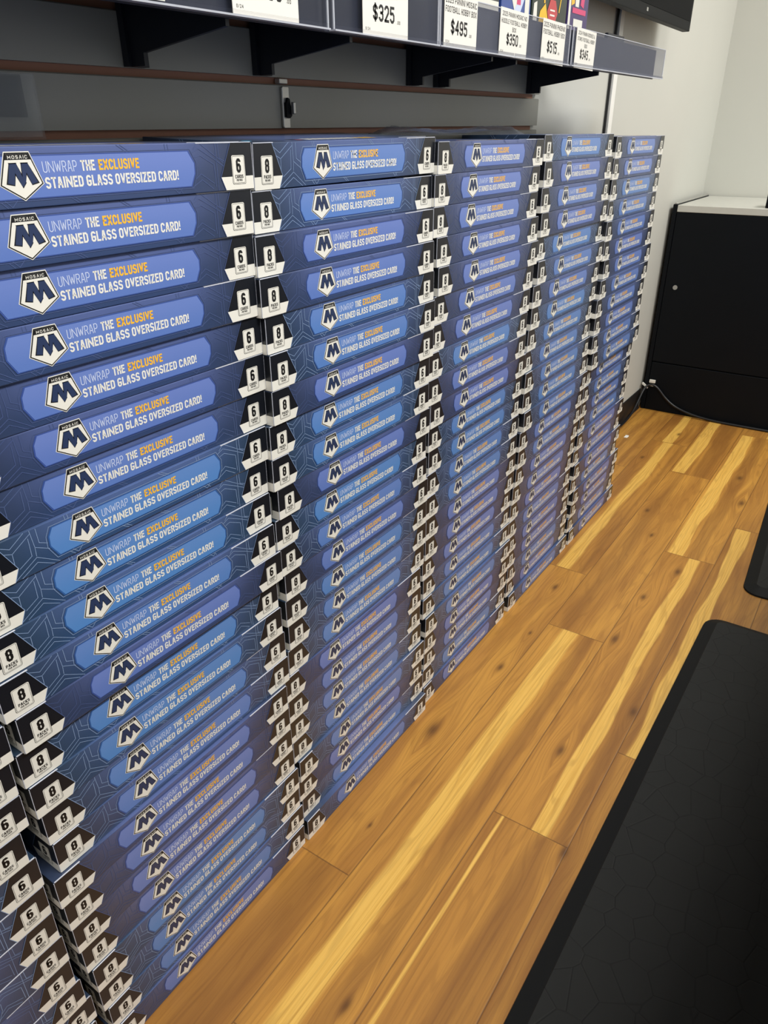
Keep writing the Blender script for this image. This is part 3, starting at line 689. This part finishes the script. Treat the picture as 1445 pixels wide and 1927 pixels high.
mb = MB(); mb.box(-5.8, 5.9, -7.5, 6.22, 17.9, 18.45, 'cabtop'); add('counter_top', bev(mb.mesh('counter_top'), .03, 1), cab)
mb = MB(); mb.box(-5.7, 5.9, 6.3, 6.5, 18.5, 18.62, 'silver'); add('metal_rail', bev(mb.mesh('metal_rail'), .02, 1), cab)
mb = MB(); mb.box(0, 2, -1.6, 0, 0, 1.3, 'blackplastic'); mb.box(.2, 1.8, -1.4, -.2, 1.3, 1.5, 'blackplastic')
o = add('countertop_device', bev(mb.mesh('countertop_device'), .08, 2), None, (66.4, -3.06, 18.452)); tag(o, 'small black box on the pale cabinet top at the right edge', 'device')
cb = empty('power_cable', (65.4, 3.4, 0), 'black power cable with white plugs trailing along the cabinet base', 'cable')
def rel(pts): return [(a-65.4, b-3.4, c) for a, b, c in pts]
tube('cord', rel([(58.5, 4.05, .12), (60.5, 4.0, .12), (62.5, 3.95, .5), (64, 3.95, 1.3), (65.2, 3.9, 2.2), (65.45, 3.5, 2.6), (65.5, 3.0, 2.5), (65.5, 2.5, 2.1), (65.5, 1.9, 1.45), (65.48, .9, .75), (65.4, -.8, .3), (65.35, -2.7, .12), (65.3, -5, .12), (65.35, -8.5, .12)]), .11, 'cable', cb)
mb = MB(); mb.box(0, .2, -.35, .2, 2.72, 3.02, 'white'); mb.box(.02, .2, -.3, .22, 2.40, 2.56, 'white')
add('plug', bev(mb.mesh('plug'), .03, 1), cb); 
mb = MB(); mb.prism([(.25,2.15),(.8,2.5),(.8,2.66),(.25,2.3)], lambda a, b, d: (d, a, b), -.1, .15, 'white'); add('plug', fix(mb.mesh('plug')), cb)

# ================================================================== FLOOR THINGS
def mat(name, loc, w, l, rz, label):
    o = empty(name, loc, label, 'floor mat', 'black rubber floor mats', rz)
    def ring(i, z): return [(x, y, z) for x, y in rrect(-l+i, -i, -w+i, -i, max(.95-i, .3), 6)]
    mb = MB(); R = [ring(0, .0), ring(.02, .10), ring(.62, .34)]
    for a, b in zip(R, R[1:]):
        for i in range(len(a)):
            j = (i+1) % len(a); mb.face([a[i], a[j], b[j], b[i]], 'matedge')
    add('border', mb.mesh('border'), o)
    mb = MB(); r0, r1 = ring(.62, .34), ring(.66, .37)
    for i in range(len(r0)):
        j = (i+1) % len(r0); mb.face([r0[i], r0[j], r1[j], r1[i]], 'mat')
    mb.face(r1, 'mat'); mb.face(ring(.62, .02)[::-1], 'mat')
    add('cushion', mb.mesh('cushion'), o); return o
mat('floor_mat', (32.75, -9.5, .005), 10.5, 33, -.0088, 'large black rubber mat on the wood floor nearest the camera')
mat('floor_mat', (66.5, -8.9, .005), 10.5, 30, .052, 'black rubber mat farther along the floor, cut off at right edge')
bpy.data.objects['floor_mat.001'].location = Vector((66.3, -9.05, .005))*S
mb = MB()
pp = [(-.32,-.14,.02),(.0,-.2,.05),(.34,-.1,.02),(.3,.16,.03),(-.02,.1,.07),(-.34,.14,.02)]
mb.face([pp[0],pp[1],pp[4],pp[5]], 'tag'); mb.face([pp[1],pp[2],pp[3],pp[4]], 'tag')
me = mb.mesh('paper_scrap'); o = add('paper_scrap', me, None, (57.4, 2.84, .0)); o.modifiers.new('thick', 'SOLIDIFY').thickness = .0008
tag(o, 'small white paper scrap on the wood floor past the stacks', 'paper')

# clear film lying on top of the stacks
mb = MB(); nx, ny = 46, 18; G = []
rnd = random.Random(3)
for j in range(ny+1):
    for i in range(nx+1):
        u, v = i/nx, j/ny
        e = min(u, 1-u, v, 1-v)
        x = 18.4 + 9.6*u + .3*math.sin(9*v); y = 1.3 + 2.5*v + .25*math.sin(7*u)
        G.append((x, y, 24.09 + min(1, e*6)*(.16 + .13*math.sin(13*u+3*v)*math.sin(5*v+4*u) + .05*rnd.random())))
mb.v = [tuple(p) for p in G]
k = mb.mat('film')
for j in range(ny):
    for i in range(nx):
        a = j*(nx+1)+i; mb.f.append((a, a+1, a+nx+2, a+nx+1)); mb.mi.append(k)
me = mb.mesh('plastic_film')
for p in me.polygons: p.use_smooth = True
o = add('plastic_film', me); tag(o, 'crumpled clear plastic film lying on top of the middle stacks', 'plastic film')
